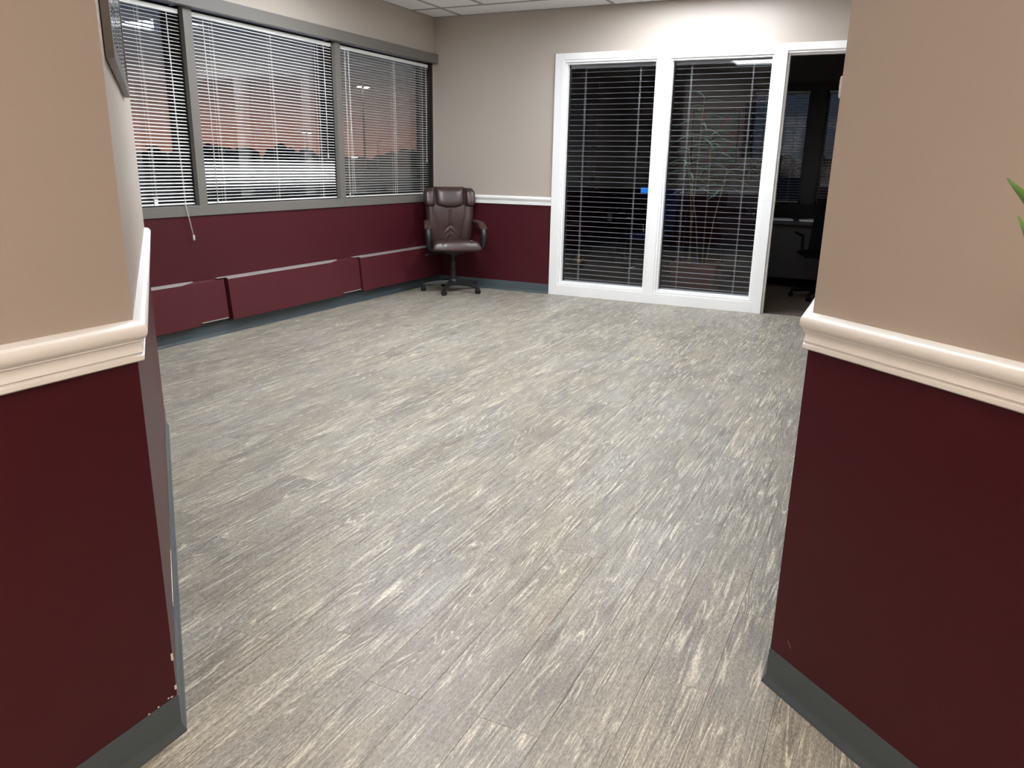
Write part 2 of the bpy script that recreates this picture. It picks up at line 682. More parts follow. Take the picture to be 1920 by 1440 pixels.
joints = {-1: 1.545, 5: 1.767, 6: 2.19, 1: 2.67, 7: 1.2, 0: .83}
far_b = MB()
prev_off = .3
n_plank = 0
for k in range(-21, 28):
    xa, xb = -1.24 + PW * k, -1.24 + PW * (k + 1)
    xa, xb = max(xa, X0 - .02), min(xb, 3.1)
    if xb - xa < .02:
        continue
    if k in joints:
        off = joints[k]
    else:
        off = prev_off + rnd.uniform(.28, .72) * PL
    prev_off = off % PL
    # cut at -3.2 .. D
    ys = []
    q = off % PL - 4 * PL
    while q < D:
        ys.append(q)
        q += PL
    ys.append(q)
    for a, b_ in zip(ys[:-1], ys[1:]):
        a2, b2 = max(a, -3.2), min(b_, D)
        if xa > -.02:
            b2 = min(b2, 2.1 if xa < .5 else 1.2)
        if b2 - a2 < .03:
            continue
        seen = b2 > .55 and not (xa > .6 and b2 < .5) and not (xa < -1.4 and b2 < 1.3)
        if seen:
            inst('plank', plank_mesh(xb - xa, b2 - a2), floor, ((xa + xb) / 2, (a2 + b2) / 2, 0))
            n_plank += 1
        else:
            far_b.box(xa + .0003, xb - .0003, a2 + .0003, b2 - .0003, -.005, 0)
fo = far_b.build('plank', M['plank'], floor)
fo['kind'] = 'stuff'

# ------------------------------------------------------------------ ceiling
cb = MB().box(-4.8, 3.2, -3.3, D + .12, CEIL + .09, CEIL + .18)
ceiling = struct(cb.build('ceiling', M['trof']))
LAMPS_R = [(-2.37, 6.43), (-2.40, 2.77), (-3.83, 4.60), (-1.39, 4.60)]      # x of left end, y of near side (last entry: added fill light), each 1.22 x .61
LAMPS_H = [(-.60, -2.11), (.60, -.89)]
yl = [7.04 - .61 * k for k in range(17)]
rows = [(7.04, D)] + [(yl[k + 1], yl[k]) for k in range(16) if yl[k] > -3.2]
tile_cache = {}


def tile_mesh(w, l):
    key = (round(w, 3), round(l, 3))
    if key not in tile_cache:
        tile_cache[key] = MB().box(-w / 2 + .010, w / 2 - .010, -l / 2 + .010, l / 2 - .010, .0, .012).mesh('ceiling_tile', M['tile'])
    return tile_cache[key]


tee = MB()
for j, (ya, yb) in enumerate(rows):
    ya = max(ya, -3.2)
    lam = [l for l in LAMPS_R + LAMPS_H if abs(l[1] - ya) < .12]
    if j == 0:
        xs = [X0, -4.24, -2.61, -1.39, -.17, 1.05, 2.27, 3.1]
    elif j == 1:
        xs = [X0, -4.23, -3.765, -2.37, -1.15, .07, 1.29, 2.51, 3.1]
    else:
        st = (lam[0][0] if lam else -4.24 + (.61 if j % 2 else 0))
        while st - 1.22 > X0 + .1:
            st -= 1.22
        xs = [X0]
        while st < 3.0:
            xs.append(st)
            st += 1.22
        xs.append(3.1)
    for xa, xb in zip(xs[:-1], xs[1:]):
        if any(abs(l[0] - xa) < .10 and xb - xa > 1.0 for l in lam):
            continue
        inst('ceiling_tile', tile_mesh(xb - xa, yb - ya), ceiling, ((xa + xb) / 2, (ya + yb) / 2, CEIL + .006))
    for x in xs:
        tee.box(x - .012, x + .012, ya, yb, CEIL, CEIL + .03)
    tee.box(X0, 3.1, yb - .012, yb + .012, CEIL - .0005, CEIL + .03)
tee.box(X0, 3.1, -3.2, -3.17, CEIL, CEIL + .03)
tee.build('ceiling_grid', M['tee'], ceiling)


def troffer(x, y, label, lm):
    t = empty('ceiling_light', (x + .61, y + .305, CEIL))
    tag(t, label, 'ceiling light', 'recessed ceiling lights')
    f = MB()
    f.box(-.598, .598, -.293, -.268, -.004, .075)
    f.box(-.598, .598, .268, .293, -.004, .075)
    f.box(-.598, -.573, -.268, .268, -.004, .075)
    f.box(.573, .598, -.268, .268, -.004, .075)
    f.build('frame', M['trof'], t)
    MB().box(-.572, .572, -.267, .267, .018, .026).build('diffuser', lm, t)
    return t


troffer(*LAMPS_R[0], 'recessed ceiling light just in front of the glazed wall', M['lampb'])
troffer(*LAMPS_R[1], 'recessed ceiling light over the middle of the room, mirrored in the glazed wall', M['lampm'])
troffer(*LAMPS_R[2], 'recessed ceiling light beside the row of windows', M['lamps'])
troffer(*LAMPS_R[3], 'dim fill light in troffer form, added out of view near the right wall', M['lampfill'])
troffer(*LAMPS_H[0], 'warm recessed ceiling light over the hallway by the near left wall', M['halll'])
troffer(*LAMPS_H[1], 'warm recessed ceiling light over the hallway by the near right wall', M['halll'])

# ------------------------------------------------------------------ window wall (left)
WT = .20
WB, WH = .945, 2.36           # rough opening bottom and top
Y_W0, Y_W1 = 2.62, 7.43
wl = MB()
wl.box(X0 - WT, X0, -3.2, D, 0, .93, 1)
wl.box(X0 - WT, X0, -3.2, D, WH, CEIL + .05, 0)
wl.box(X0 - WT, X0, -3.2, Y_W0, .93, WH, 0)
wl.box(X0 - WT, X0, Y_W1, D + .1, .93, WH, 0)
wl.box(X0 - WT, X0 - .02, Y_W0, Y_W1, .93, .95, 0)
wall_left = struct(wl.build('wall_left', [M['beige'], M['red']]))

# header and apron boards of taupe metal
hb = MB().box(X0, X0 + .055, Y_W0 - .05, D - .004, 2.303, 2.392)
struct(hb.build('trim_1', M['frame'], bevel=.002), 'taupe metal header board over the window row')
ab = MB()
for a, b_ in ((Y_W0 - .05, 5.862), (5.864, D - .004)):
    ab.box(X0 - .03, X0 + .012, a, b_, .905, .978)
struct(ab.build('trim_2', M['frame'], bevel=.002), 'taupe metal sill apron under the window row')

# three windows: mullion, dark sash, pane
spans = [(2.66, 4.187), (4.262, 5.815), (5.892, 7.41)]
for i, (a, b_) in enumerate(spans):
    fr = MB()
    # dark sash frame set deep
    fr.box(X0 - .175, X0 - .115, a, b_, .97, 1.01)
    fr.box(X0 - .175, X0 - .115, a, b_, 2.28, 2.32)
    fr.box(X0 - .175, X0 - .115, a, a + .04, 1.01, 2.28)
    fr.box(X0 - .175, X0 - .115, b_ - .04, b_, 1.01, 2.28)
    w = struct(fr.build('window_%d' % (i + 1), M['dark']))
    MB().box(X0 - .148, X0 - .142, a + .04, b_ - .04, 1.01, 2.28).build('pane', M['glass'], w)
    # taupe mullion in front on the right of the window, dark flank behind it
    if i < 2:
        e = spans[i + 1][0]
        MB().box(X0 - .035, X0 + .004, b_, e, .975, 2.31).build('mullion', M['frame'], w)
        MB().box(X0 - .19, X0 - .036, b_, e, .975, 2.31).build('mullion_flank', M['dark'], w)
    else:
        MB().box(X0 - .19, X0 - .004, b_, Y_W1, .975, 2.31).build('jamb', M['dark'], w)
    MB().box(X0 - .19, X0 - .03, a, b_, .951, .968).build('sill_plate', M['frame'], w)

# ------------------------------------------------------------------ back wall with glazing and doorway
BT = .13
OX0, OX1 = -3.115, -.13          # opening in the wall behind the casing
wb = MB()
wb.box(X0 - WT, OX0, D, D + BT, 0, .93, 1)
wb.box(X0 - WT, OX0, D, D + BT, .93, CEIL + .05, 0)
wb.box(OX0, 1.2, D, D + BT, 2.30, CEIL + .05, 0)
wb.box(OX1, 1.2, D, D + BT, 0, 2.30, 0)
wall_back = struct(wb.build('wall_back', [M['beige'], M['red']]))

# white casing: flat boards with inner stepped stops
cs = MB()
fy0, fy1 = D - .018, D
cs.box(-3.182, -3.095, fy0, fy1, .0, 2.346)
cs.box(-3.095, -.03, fy0, fy1, 2.285, 2.346)
cs.box(-3.095, -1.108, fy0, fy1, .0, .105)
cs.box(-2.140, -2.062, fy0, fy1, .105, 2.285)
cs.box(-1.108, -1.022, fy0, fy1, .0, 2.285)
cs.box(-.10, -.03 + .0, fy0, fy1, 0, 2.285)
struct(cs.build('trim_3', M['white'], bevel=.004), 'white flat casing around the glazed wall and doorway')
st = MB()
GL = [(-3.095, -2.140), (-2.062, -1.108)]
for a, b_ in GL:
    # first step flush behind the casing, second step deeper
    for (ins, ya, yb) in ((.0, D - .012, D + .035), (.022, D + .004, D + .055)):
        t_ = .022 if ins == 0 else .018
        st.box(a + ins, a + ins + t_, ya, yb, .105 + ins, 2.285 - ins)
        st.box(b_ - ins - t_, b_ - ins, ya, yb, .105 + ins, 2.285 - ins)
        st.box(a + ins + t_, b_ - ins - t_, ya, yb, .105 + ins, .105 + ins + t_)
        st.box(a + ins + t_, b_ - ins - t_, ya, yb, 2.285 - ins - t_, 2.285 - ins)
st.box(-3.115, -3.095, D, D + BT, 0, 2.30)
st.box(-2.140, -2.062, D, D + BT, 0.1, 2.30)
st.box(-3.095, -1.108, D, D + BT, 0, .105)
st.box(-3.095, -1.022, D, D + BT, 2.285, 2.30)
struct(st.build('trim_4', M['white'], bevel=.003), 'white stepped glazing stops of the glazed wall')
for i, (a, b_) in enumerate(GL):
    w = MB().box(a + .03, b_ - .03, D + .056, D + .062, .135, 2.255)
    w = struct(w.build('window_%d' % (i + 4), M['glassin']))
# door frame jambs and threshold
dj = MB()
dj.box(-1.108, -1.022, D, D + BT + .01, 0, 2.30)
dj.box(-1.022, -.13, D - .002, D + BT + .01, 2.268, 2.30)
dj.box(-1.022, -1.006, D + .03, D + .075, 0, 2.268)
dj.box(-1.006, -.14, D + .03, D + .075, 2.252, 2.268)
dj.box(-.15, -.13, D, D + BT + .01, 0, 2.268)
door1 = struct(dj.build('door_1', M['white'], bevel=.002), 'white jambs of the open doorway into the dark office')
th = MB()
th.prism([(-1.02, D - .006), (-.15, D - .006), (-.15, D + .03), (-1.02, D + .03)], 0, .006)
th.build('threshold', M['thresh'], door1)

# ------------------------------------------------------------------ near left walls
n_al = Vector((EL[1] - CL[1], -(EL[0] - CL[0]))).normalized()      # room-side normal of angled wall
nl = MB()
poly = [(CL[0], CL[1]), (CL[0] - .001, CL[1]), (CL[0] - .14, CL[1] - .05), (CL[0] - .14, -3.2), (CL[0], -3.2)]
poly = [(CL[0], -3.2), (CL[0], CL[1]), (CL[0] - .14, CL[1] - .02), (CL[0] - .14, -3.2)]
nl.prism(poly, 0, .93, 1)
nl.prism(poly, .93, CEIL + .02, 0)
wall_nl = struct(nl.build('wall_near_left', [M['beige'], M['red']]))
al = MB()
th_ = .13
poly = [(CL[0], CL[1]), (EL[0], EL[1]), (EL[0] - n_al.x * th_, EL[1] - n_al.y * th_), (CL[0] - .08, CL[1] - .02)]
al.prism(poly, 0, .93, 1)
al.prism(poly, .93, CEIL + .02, 0)
wall_al = struct(al.build('wall_angled_left', [M['beige'], M['red']]))
# back of the hallway closet behind the angled wall
cw = MB()
cw.box(X0, CL[0] - .14, .85, .97, 0, .93, 1)
cw.box(X0, CL[0] - .14, .85, .97, .93, CEIL + .02, 0)
struct(cw.build('wall_front_left', [M['beige'], M['red']]))

# ------------------------------------------------------------------ near right wall (angled) and the wall behind it
n_ar = Vector((DR.y, -DR.x))                                       # hallway-side normal
rw = MB()
poly = [(CR[0], CR[1]), (ER[0], ER[1]), (ER[0] - n_ar.x * .13, ER[1] - n_ar.y * .13), (CR[0] + .13, CR[1] + .06)]
rw.prism(poly, 0, .93, 1)
rw.prism(poly, .93, CEIL + .02, 0)
wall_ar = struct(rw.build('wall_near_right', [M['beige'], M['red']]))
rr = MB()
poly = [(CR[0], CR[1]), (CR[0] + .13, CR[1] + .06), (CR[0] + .13, D), (CR[0], D)]
rr.prism(poly, 0, .93, 1)
rr.prism(poly, .93, CEIL + .02, 0)
wall_r = struct(rr.build('wall_right', [M['beige'], M['red']]))
hw = MB()
hw.box(CL[0] - .14, 3.1, -3.3, -3.2, 0, .93, 1)
hw.box(CL[0] - .14, 3.1, -3.3, -3.2, .93, CEIL + .02, 0)
struct(hw.build('wall_front', [M['beige'], M['red']]))
hr = MB()
hr.box(3.0, 3.1, -3.2, 1.4, 0, .93, 1)
hr.box(3.0, 3.1, -3.2, 1.4, .93, CEIL + .02, 0)
hr.box(ER[0], 3.0, ER[1], ER[1] + .12, 0, .93, 1)
hr.box(ER[0], 3.0, ER[1], ER[1] + .12, .93, CEIL + .02, 0)
struct(hr.build('wall_hall_right', [M['beige'], M['red']]))

# chair rails (left of travel = room side)
k = MB().sweep([(CL[0] - .0, -3.2), CL, EL, (EL[0] - n_al.x * .12, EL[1] - n_al.y * .12)][::-1], RAIL)
struct(k.build('trim_5', M['white'], smooth=True, angle=35), 'white moulded chair rail on the near left walls')
k = MB().sweep([(CR[0], D - .02), CR, ER], RAIL)
# travel from the back towards the viewer along x = CR, room lies to the right -> use reversed path
k = MB().sweep([ER, CR, (CR[0], D - .02)], RAIL)
struct(k.build('trim_6', M['white'], smooth=True, angle=35), 'white moulded chair rail on the near right wall')
k = MB().sweep([(-3.183, D), (X0, D)], RAIL)
struct(k.build('trim_7', M['white'], smooth=True, angle=35), 'white chair rail behind the office chair')

# vinyl cove baseboards
k = MB().sweep([(EL[0] - n_al.x * .12, EL[1] - n_al.y * .12), EL, CL, (CL[0], -3.2)], COVE)
struct(k.build('baseboard_near_left', M['base'], smooth=True, angle=40))
k = MB().sweep([ER, CR, (CR[0], D - .02)], COVE)
struct(k.build('baseboard_near_right', M['base'], smooth=True, angle=40))
k = MB().sweep([(-3.184, D), (X0, D), (X0, 1.0)], COVE)
struct(k.build('baseboard_back', M['base'], smooth=True, angle=40))

# chipped paint on the near left corner
ch = MB()
for (z, h, w_) in ((.195, .018, .004), (.118, .010, .004)):
    ch.box(CL[0] - .0005, CL[0] + .0012, CL[1] - w_ * 1.2, CL[1] + .0005, z, z + h)
for (dy, z, l) in ((.012, .1035, .006), (.05, .102, .004), (.075, .1015, .005), (.022, .106, .004)):
    ch.box(CL[0] - .0005, CL[0] + .0010, CL[1] - dy - l, CL[1] - dy, z, z + .003)
ch.build('paint_chip', M['chip'], wall_nl)
ch = MB()
ud = Vector((EL[0] - CL[0], EL[1] - CL[1])).normalized()
for a, b_, z0, z1 in ((.40, .62, .103, .118), (.62, .74, .103, .110)):
    p0 = Vector(CL) + ud * a
    p1 = Vector(CL) + ud * b_
    ch.prism([(p0.x, p0.y), (p0.x + n_al.x * .0012, p0.y + n_al.y * .0012), (p1.x + n_al.x * .0012, p1.y + n_al.y * .0012), (p1.x, p1.y)], z0, z1)
ch.build('paint_chip', M['chip'], wall_al)
ch = MB()
p0 = Vector(CR) + DR * .055
for q in range(3):
    a = p0 + DR * (.004 * q)
    b_ = a + DR * .004
    ch.prism([(a.x, a.y), (b_.x, b_.y), (b_.x + n_ar.x * .0006, b_.y + n_ar.y * .0006), (a.x + n_ar.x * .0006, a.y + n_ar.y * .0006)], .152 - q * .005, .158 - q * .005)
ch.build('scuff', mat('scuffed_red', (.20, .07, .06), .7), wall_ar)

# ------------------------------------------------------------------ picture on the angled left wall
pic = empty('wall_picture', (CL[0], CL[1], 0), math.atan2(ud.y, ud.x))
# local +x runs along the wall away from the viewer, local -y is the room side
tag(pic, 'large taupe framed picture under glossy acrylic on the angled left wall, seen edge on', 'picture')
a, b_, z0, z1 = .13, 1.30, 1.495, 2.30
f = MB()
f.box(a, b_, -.018, -.002, z0, z0 + .035)
f.box(a, b_, -.018, -.002, z1 - .035, z1)
f.box(a, a + .035, -.018, -.002, z0 + .035, z1 - .035)
f.box(b_ - .035, b_, -.018, -.002, z0 + .035, z1 - .035)
f.build('frame', M['pframe'], pic)
MB().box(a + .03, b_ - .03, -.010, -.003, z0 + .03, z1 - .03).build('print', M['pprint'], pic)
MB().box(a + .034, b_ - .034, -.0165, -.0145, z0 + .034, z1 - .034).build('glazing', M['acrylic'], pic)

# thermostat on the hidden flank of the near right wall
tm = empty('thermostat', (CR[0], 1.985, 1.48))
tag(tm, 'small white wall thermostat peeking past the near right wall edge', 'thermostat')
MB().box(-.009, -.001, -.04, .04, -.02, .025).build('body', M['white'], tm, bevel=.003)
MB().box(-.0105, -.009, -.03, .03, .0, .018).build('display', M['plate'], tm)

# ------------------------------------------------------------------ window blinds


def slat_mesh(w, d, crown, matl, t=.0009):
    b = MB()
    n = 4
    top, bot = [], []
    for q in range(n + 1):
        u = q / n * 2 - 1
        y = u * d / 2
        z = crown * (1 - u * u)
        top.append((y, z))
        bot.append((y, z - t))
    ring = top + bot[::-1]
    m_ = len(ring)
    for x in (-w / 2, w / 2):
        b.v += [(x, y, z) for y, z in ring]
    for j in range(m_):
        j2 = (j + 1) % m_
        b.f.append((j, j2, m_ + j2, m_ + j))
    b.f.append(tuple(reversed(range(m_))))
    b.f.append(tuple(range(m_, 2 * m_)))
    b.mi = [0] * len(b.f)
    return b.mesh('slat', matl, False)


def blind(name, label, loc, rz, w, ztop, zbot, depth, pitch, tilt, matl, cords, rail_h=.03, bottom_h=.012, group=None, crown=.0028, jitter=.0):
    """blind centred on x, room side is local -y; tilt(frac from top) in radians"""
    r = empty(name, loc, rz)
    tag(r, label, 'blind', group)
    MB().box(-w / 2, w / 2, -depth * .55, depth * .55, ztop - rail_h, ztop).build('head_rail', matl, r, bevel=.002)
    MB().box(-w / 2, w / 2, -depth * .5, depth * .5, zbot, zbot + bottom_h).build('bottom_rail', matl, r, bevel=.002)
    me = slat_mesh(w - .004, depth, crown, matl)
    z = ztop - rail_h - pitch * .7
    n = int((z - zbot - bottom_h - .004) / pitch) + 1
    for q in range(n):
        zz = z - q * pitch
        inst('slat', me, r, (rnd.uniform(-.0015, .0015), 0, zz),
             (tilt(q / max(1, n - 1)), rnd.uniform(-jitter, jitter), 0))
    for cx in cords:
        c = MB()
        for yy in (-depth * .52, depth * .52):
            c.box(cx - .0007, cx + .0007, yy - .0006, yy + .0006, zbot + bottom_h, ztop - rail_h)
        c.box(cx + .008, cx + .0094, -depth * .56, -depth * .53, zbot, ztop - rail_h)
        c.build('ladder_cord', M['cord'], r)
    return r


def wand(r, x, z0, z1, y, rad=.0032):
    w_ = MB().tube([(x, y, z1), (x, y - .002, (z0 + z1) / 2), (x, y - .003, z0)], rad, 6).build('tilt_wand', M['clear'], r, smooth=True)
    MB().lathe([(.003, 0), (.0055, .004), (.0055, .03), (.003, .036)], 8, (x, y - .003, z0 - .03)).build('wand_tip', M['clear'], w_, smooth=True)


R90 = math.pi / 2
bx = X0 - .045
GRP = 'white mini blinds in the window row'


def tilt_mid(f):
    # lower third hangs more closed
    a = .34 - .27 * min(1.0, f / .72)
    if .745 < f < .955:
        a += .62 * math.sin((f - .745) / .21 * math.pi) ** .7
    return a


b1 = blind('window_blind', 'white mini blind of the leftmost window, its long pull cord hanging below the sill',
           (bx, (2.67 + 4.178) / 2, 0), R90, 4.178 - 2.67, 2.285, .985, .025, .0235, lambda f: .31 if f > .27 else .21, M['slat'],
           (-.58, .0, .42), group=GRP)
b2 = blind('window_blind', 'white mini blind of the middle window, lower slats tilted more closed',
           (bx, (4.268 + 5.808) / 2, 0), R90, 5.808 - 4.268, 2.288, .985, .025, .0235, tilt_mid, M['slat'],
           (-.57, .02, .58), group=GRP)
b3 = blind('window_blind', 'white mini blind of the window in the corner behind the chair',
           (bx, (5.90 + 7.385) / 2, 0), R90, 7.385 - 5.90, 2.288, .985, .025, .0235, lambda f: -.16, M['slat'],
           (-.60, .10, .62), group=GRP)
# pull cord of the first blind: a pair of cords run down past the sill to a tassel
pc = MB()
xc = 4.07 - (2.67 + 4.178) / 2
pc.tube([(xc + .0, -.020, 2.25), (xc - .02, -.045, 1.4), (xc - .03, -.067, .985), (xc + .012, -.070, .77)], .0014, 5)
pc.tube([(xc + .004, -.020, 2.25), (xc - .016, -.047, 1.4), (xc - .025, -.069, .985), (xc + .018, -.070, .77)], .0014, 5)
po = pc.build('pull_cord', M['cord'], b1, smooth=True)
MB().lathe([(.005, 0), (.0085, .002), (.0085, .03), (.006, .036), (.003, .04)], 10, (xc + .015, -.070, .735)).build('tassel', M['clear'], po, smooth=True)
wand(b2, -.655, 1.02, 2.25, -.022)
wand(b2, .655, 1.36, 2.25, -.022)
wand(b3, -.66, 1.02, 2.25, -.022)
wand(b3, .685, 1.34, 2.25, -.022)
MB().tube([(-.605, -.02, 2.25), (-.598, -.024, 1.6), (-.575, -.024, 1.02)], .0022, 5).build('pull_cord', M['cord'], b3, smooth=True)
MB().tube([(.12, -.019, 2.25), (.125, -.02, 1.0)], .0018, 5).build('pull_cord', M['cord'], b3, smooth=True)
MB().box(.40, .43, -.017, -.012, .985, 1.03).build('cord_clip', M['slat'], b1)

# ------------------------------------------------------------------ radiator covers under the windows
def radiator(label, y0, y1, proud, joint):
    """long sheet-metal cover: leaning front panel, steel top strip, joint cover at its right end"""
    r = empty('radiator_cover', (X0, 0, 0))
    tag(r, label, 'radiator cover', 'radiator covers along the window wall')
    yj = y1 - (.30 if joint else .0)

    def panel(ya, yb, x_top, x_bot, zt, zb):
        b = MB()
        b.v = [(0.004, ya, zt), (0.004, yb, zt), (x_top, yb, zt - .012), (x_top, ya, zt - .012),
               (x_bot, ya, zb), (x_bot, yb, zb), (.004, ya, zb), (.004, yb, zb)]
        b.f = [(0, 1, 2, 3), (3, 2, 5, 4), (4, 5, 7, 6), (0, 3, 4, 6), (1, 7, 5, 2), (0, 6, 7, 1)]
        b.mi = [0] * 6
        return b
    panel(y0, yj, .034 + proud, .064 + proud, .438, .112).build('front_panel', M['red_metal'], r, bevel=.003)
    s = MB()
    s.v = [(.006, y0, .4415), (.006, yj - .12, .4415), (.037 + proud, yj - .12, .4325), (.037 + proud, y0, .4325),
           (.006, y0, .4385), (.006, yj - .12, .4385), (.037 + proud, yj - .12, .4245), (.037 + proud, y0, .4245)]
    # taper the far end of the strip
    s.v += [(.006, yj + .0, .4395), (.020, yj, .4365), (.006, yj, .4385), (.020, yj, .4345)]
    s.f = [(0, 1, 2, 3), (3, 2, 6, 7), (0, 3, 7, 4), (1, 8, 9, 2), (8, 10, 11, 9), (2, 9, 11, 6), (4, 5, 1, 0), (4, 7, 6, 5), (5, 6, 11, 10), (1, 5, 10, 8)]
    s.mi = [0] * len(s.f)
    s.build('top_strip', M['strip'], r)
    if joint:
        panel(yj + .001, y1 - .012, .026 + proud, .052 + proud, .436, .135).build('joint_cover', M['red_metal'], r, bevel=.003)
        j = MB().box(.012, .032 + proud, y1 - .085, y1 - .004, .4365, .443)
        j.build('joint_clip', M['strip'], r)
        j = MB().box(.03, .055 + proud, yj + .02, y1 - .02, .128, .134)
        j.build('bottom_clip', M['strip'], r)
    b = MB().box(.004, .030, y0, y1 - .01, .10, .16)
    b.build('back_plate', M['dark'], r)
    return r


radiator('burgundy radiator cover nearest the angled left wall, cut off by it', 2.75, 4.345, 0.0, True)
radiator('long burgundy radiator cover in the middle of the row, under the middle window', 4.352, 6.005, .012, True)
radiator('burgundy radiator cover ending behind the office chair', 6.012, 7.44, .012, False)

# ------------------------------------------------------------------ office chair


def pillow(nu, nv, fn):
    """closed cushion: fn(u, v) -> (front point, back point), u, v in -1..1"""
    b = MB()
    for side in (0, 1):
        for j in range(nv + 1):
            for i in range(nu + 1):
                u, v = -1 + 2 * i / nu, -1 + 2 * j / nv
                b.v.append(tuple(fn(u, v)[side]))
    st_ = nu + 1
    off = st_ * (nv + 1)
    for j in range(nv):
        for i in range(nu):
            q = j * st_ + i
            b.f.append((q, q + 1, q + st_ + 1, q + st_))
            b.f.append((off + q, off + q + st_, off + q + st_ + 1, off + q + 1))
    edge = [i for i in range(nu + 1)] + [j * st_ + nu for j in range(1, nv + 1)] + \
           [nv * st_ + i for i in range(nu - 1, -1, -1)] + [j * st_ for j in range(nv - 1, 0, -1)]
    for a, c in zip(edge, edge[1:] + edge[:1]):
        b.f.append((a, off + a, off + c, c))
    b.mi = [0] * len(b.f)
    return b


def rnd_(u, p, q):
    return max(0.0, 1 - abs(u) ** p) ** q


def groove(x, c, w, d):
    return -d * math.exp(-((x - c) / w) ** 2)


CH = (-4.12, 7.07)
face = Vector((.665, -.764)).normalized()
chair = empty('office_chair', (CH[0], CH[1], 0), math.atan2(face.y, face.x) + math.pi / 2)
# local frame: -y faces the way the sitter looks, +x is to the viewer's right
tag(chair, 'brown leather executive swivel chair with black arms in the far corner', 'chair')

# backrest: reclined sheet, local y grows to the rear
BZ0, BZ1 = .485, 1.06


def back_y(z):
    t = (z - BZ0) / (BZ1 - BZ0)
    return .185 + .035 * t + .035 * t * t - .030 * math.sin(t * math.pi * .9)


def back_w(t):
    return .225 + .035 * math.sin(min(1, t * 1.15) * math.pi * .6) - .060 * max(0, (t - .84) / .16) ** 2


def back_fn(u, v):
    t = (v + 1) / 2
    z = BZ0 + (BZ1 - .015 - BZ0) * t
    x = u * back_w(t)
    thick = .048 * rnd_(u, 5, .5) * rnd_(v, 8, .5)
    # side bolsters, centre seam, side seams and V creases
    g = .014 * math.exp(-((abs(u) - .86) / .16) ** 2)
    g += groove(u, 0, .035, .016) if t < .62 else 0
    cu = .62 - .30 * max(0, (.55 - t)) + .15 * max(0, t - .4)
    g += groove(abs(u), cu, .04, .011)
    for c0 in (.10, .20, .31):
        d_ = (t - c0) - .42 * (1 - abs(u) / .55) * -.35 - abs(u) * .0
        d_ = (t - (c0 + .02)) + abs(u) * .42 - .03
        if 0.02 < abs(u) < .45:
            g += -.013 * math.exp(-(d_ / .022) ** 2) * (1 - abs(u) / .5)
    thick += g * rnd_(u, 8, .5)
    y = back_y(z)
    return (x, y - max(.0, thick), z), (x, y + .040 * rnd_(u, 5, .5) * rnd_(v, 8, .5), z)


pillow(44, 48, back_fn).build('backrest', M['leather'], chair, smooth=True)


def head_fn(x0, x1, z0, z1, T, round_low, outer=0):
    def fn(u, v):
        t = (v + 1) / 2
        # lower edge curved like a bib, outer corners of the wings well rounded
        zl = z0 + round_low * (abs(u) ** 2.2)
        zh = z1
        if outer:
            k_ = max(0.0, u * outer)
            zl += .035 * k_ ** 2.5
            zh -= .050 * k_ ** 3
        z = zl + (zh - zl) * t
        xm, hw_ = (x0 + x1) / 2, (x1 - x0) / 2
        x = xm + u * hw_
        th2 = T * rnd_(u, 4, .5) * rnd_(v, 4, .5)
        y = back_y(z) - .038
        crease = -.004 * math.exp(-((u) / .12) ** 2) * max(0, .5 - t) if abs(x0 + x1) < .01 else 0
        return (x, y - th2 - crease, z), (x, y + .05, z)
    return fn


pillow(20, 16, head_fn(-.155, .155, .855, 1.068, .052, .035)).build('headrest_cushion', M['leather'], chair, smooth=True)
pillow(12, 16, head_fn(-.272, -.162, .865, 1.058, .050, .012, -1)).build('headrest_wing', M['leather'], chair, smooth=True)
pillow(12, 16, head_fn(.162, .272, .865, 1.058, .050, .012, 1)).build('headrest_wing', M['leather'], chair, smooth=True)
for sx in (-1, 1):
    MB().tube([(sx * .1585, back_y(z) - .062, z) for z in (.885, .93, .98, 1.03, 1.06)], .004, 6).build('piping', M['seam'], chair, smooth=True)


def seat_fn(u, v):
    # u across, v from front (-1) to rear (+1)
    t = (v + 1) / 2
    w_ = .255 - .03 * t
    x = u * w_
    y = -.275 + .50 * t + .028 * (u * u) * (1 - t)
    e = rnd_(u, 6, .45) * rnd_(v, 7, .45)
    top = .462 + .082 * e
    top += .012 * math.exp(-((t - .10) / .10) ** 2) - .016 * math.exp(-((t - .65) / .3) ** 2) * (1 - u * u)
    g = groove(abs(u), .56, .035, .012) + groove(t, .26, .03, .006)
    top += g * e
    bot = .462 - .030 * rnd_(u, 6, .5) * rnd_(v, 6, .5)
    return (x, y, top), (x, y, bot)


seat = pillow(40, 30, seat_fn).build('seat', M['leather'], chair, smooth=True)
MB().box(.175, .198, -.035, -.012, .526, .5335).build('paper_tag', M['tag'], chair)

for sx in (-1, 1):
    # arm: black loop from the backrest forward and down to the seat underside
    p = [(.245, .185, .700), (.262, .10, .712), (.275, .0, .708), (.283, -.10, .690), (.288, -.165, .655),
         (.289, -.185, .60), (.287, -.175, .53), (.275, -.14, .468), (.23, -.10, .440), (.16, -.08, .432)]
    rr_ = [.017, .019, .022, .026, .031, .034, .034, .030, .020, .016]
    arm = MB().tube([(sx * a_, b__, c_) for a_, b__, c_ in p], rr_, 10).build('armrest', M['blackp'], chair, smooth=True)
    arm.modifiers.new('sub', 'SUBSURF').render_levels = 1

    def pad_fn(u, v, sx=sx):
        t = (v + 1) / 2
        y = .15 - .325 * t
        z = .722 - .010 * t - .050 * max(0, (t - .55) / .45) ** 2
        w_ = .030 + .008 * t
        cxx = .258 + .030 * t
        e = rnd_(u, 3, .5) * rnd_(v, 6, .5)
        return (sx * (cxx + u * w_), y, z + .020 * e), (sx * (cxx + u * w_), y, z - .010 * e)
    pillow(8, 16, pad_fn).build('arm_pad', M['leather'], arm, smooth=True)

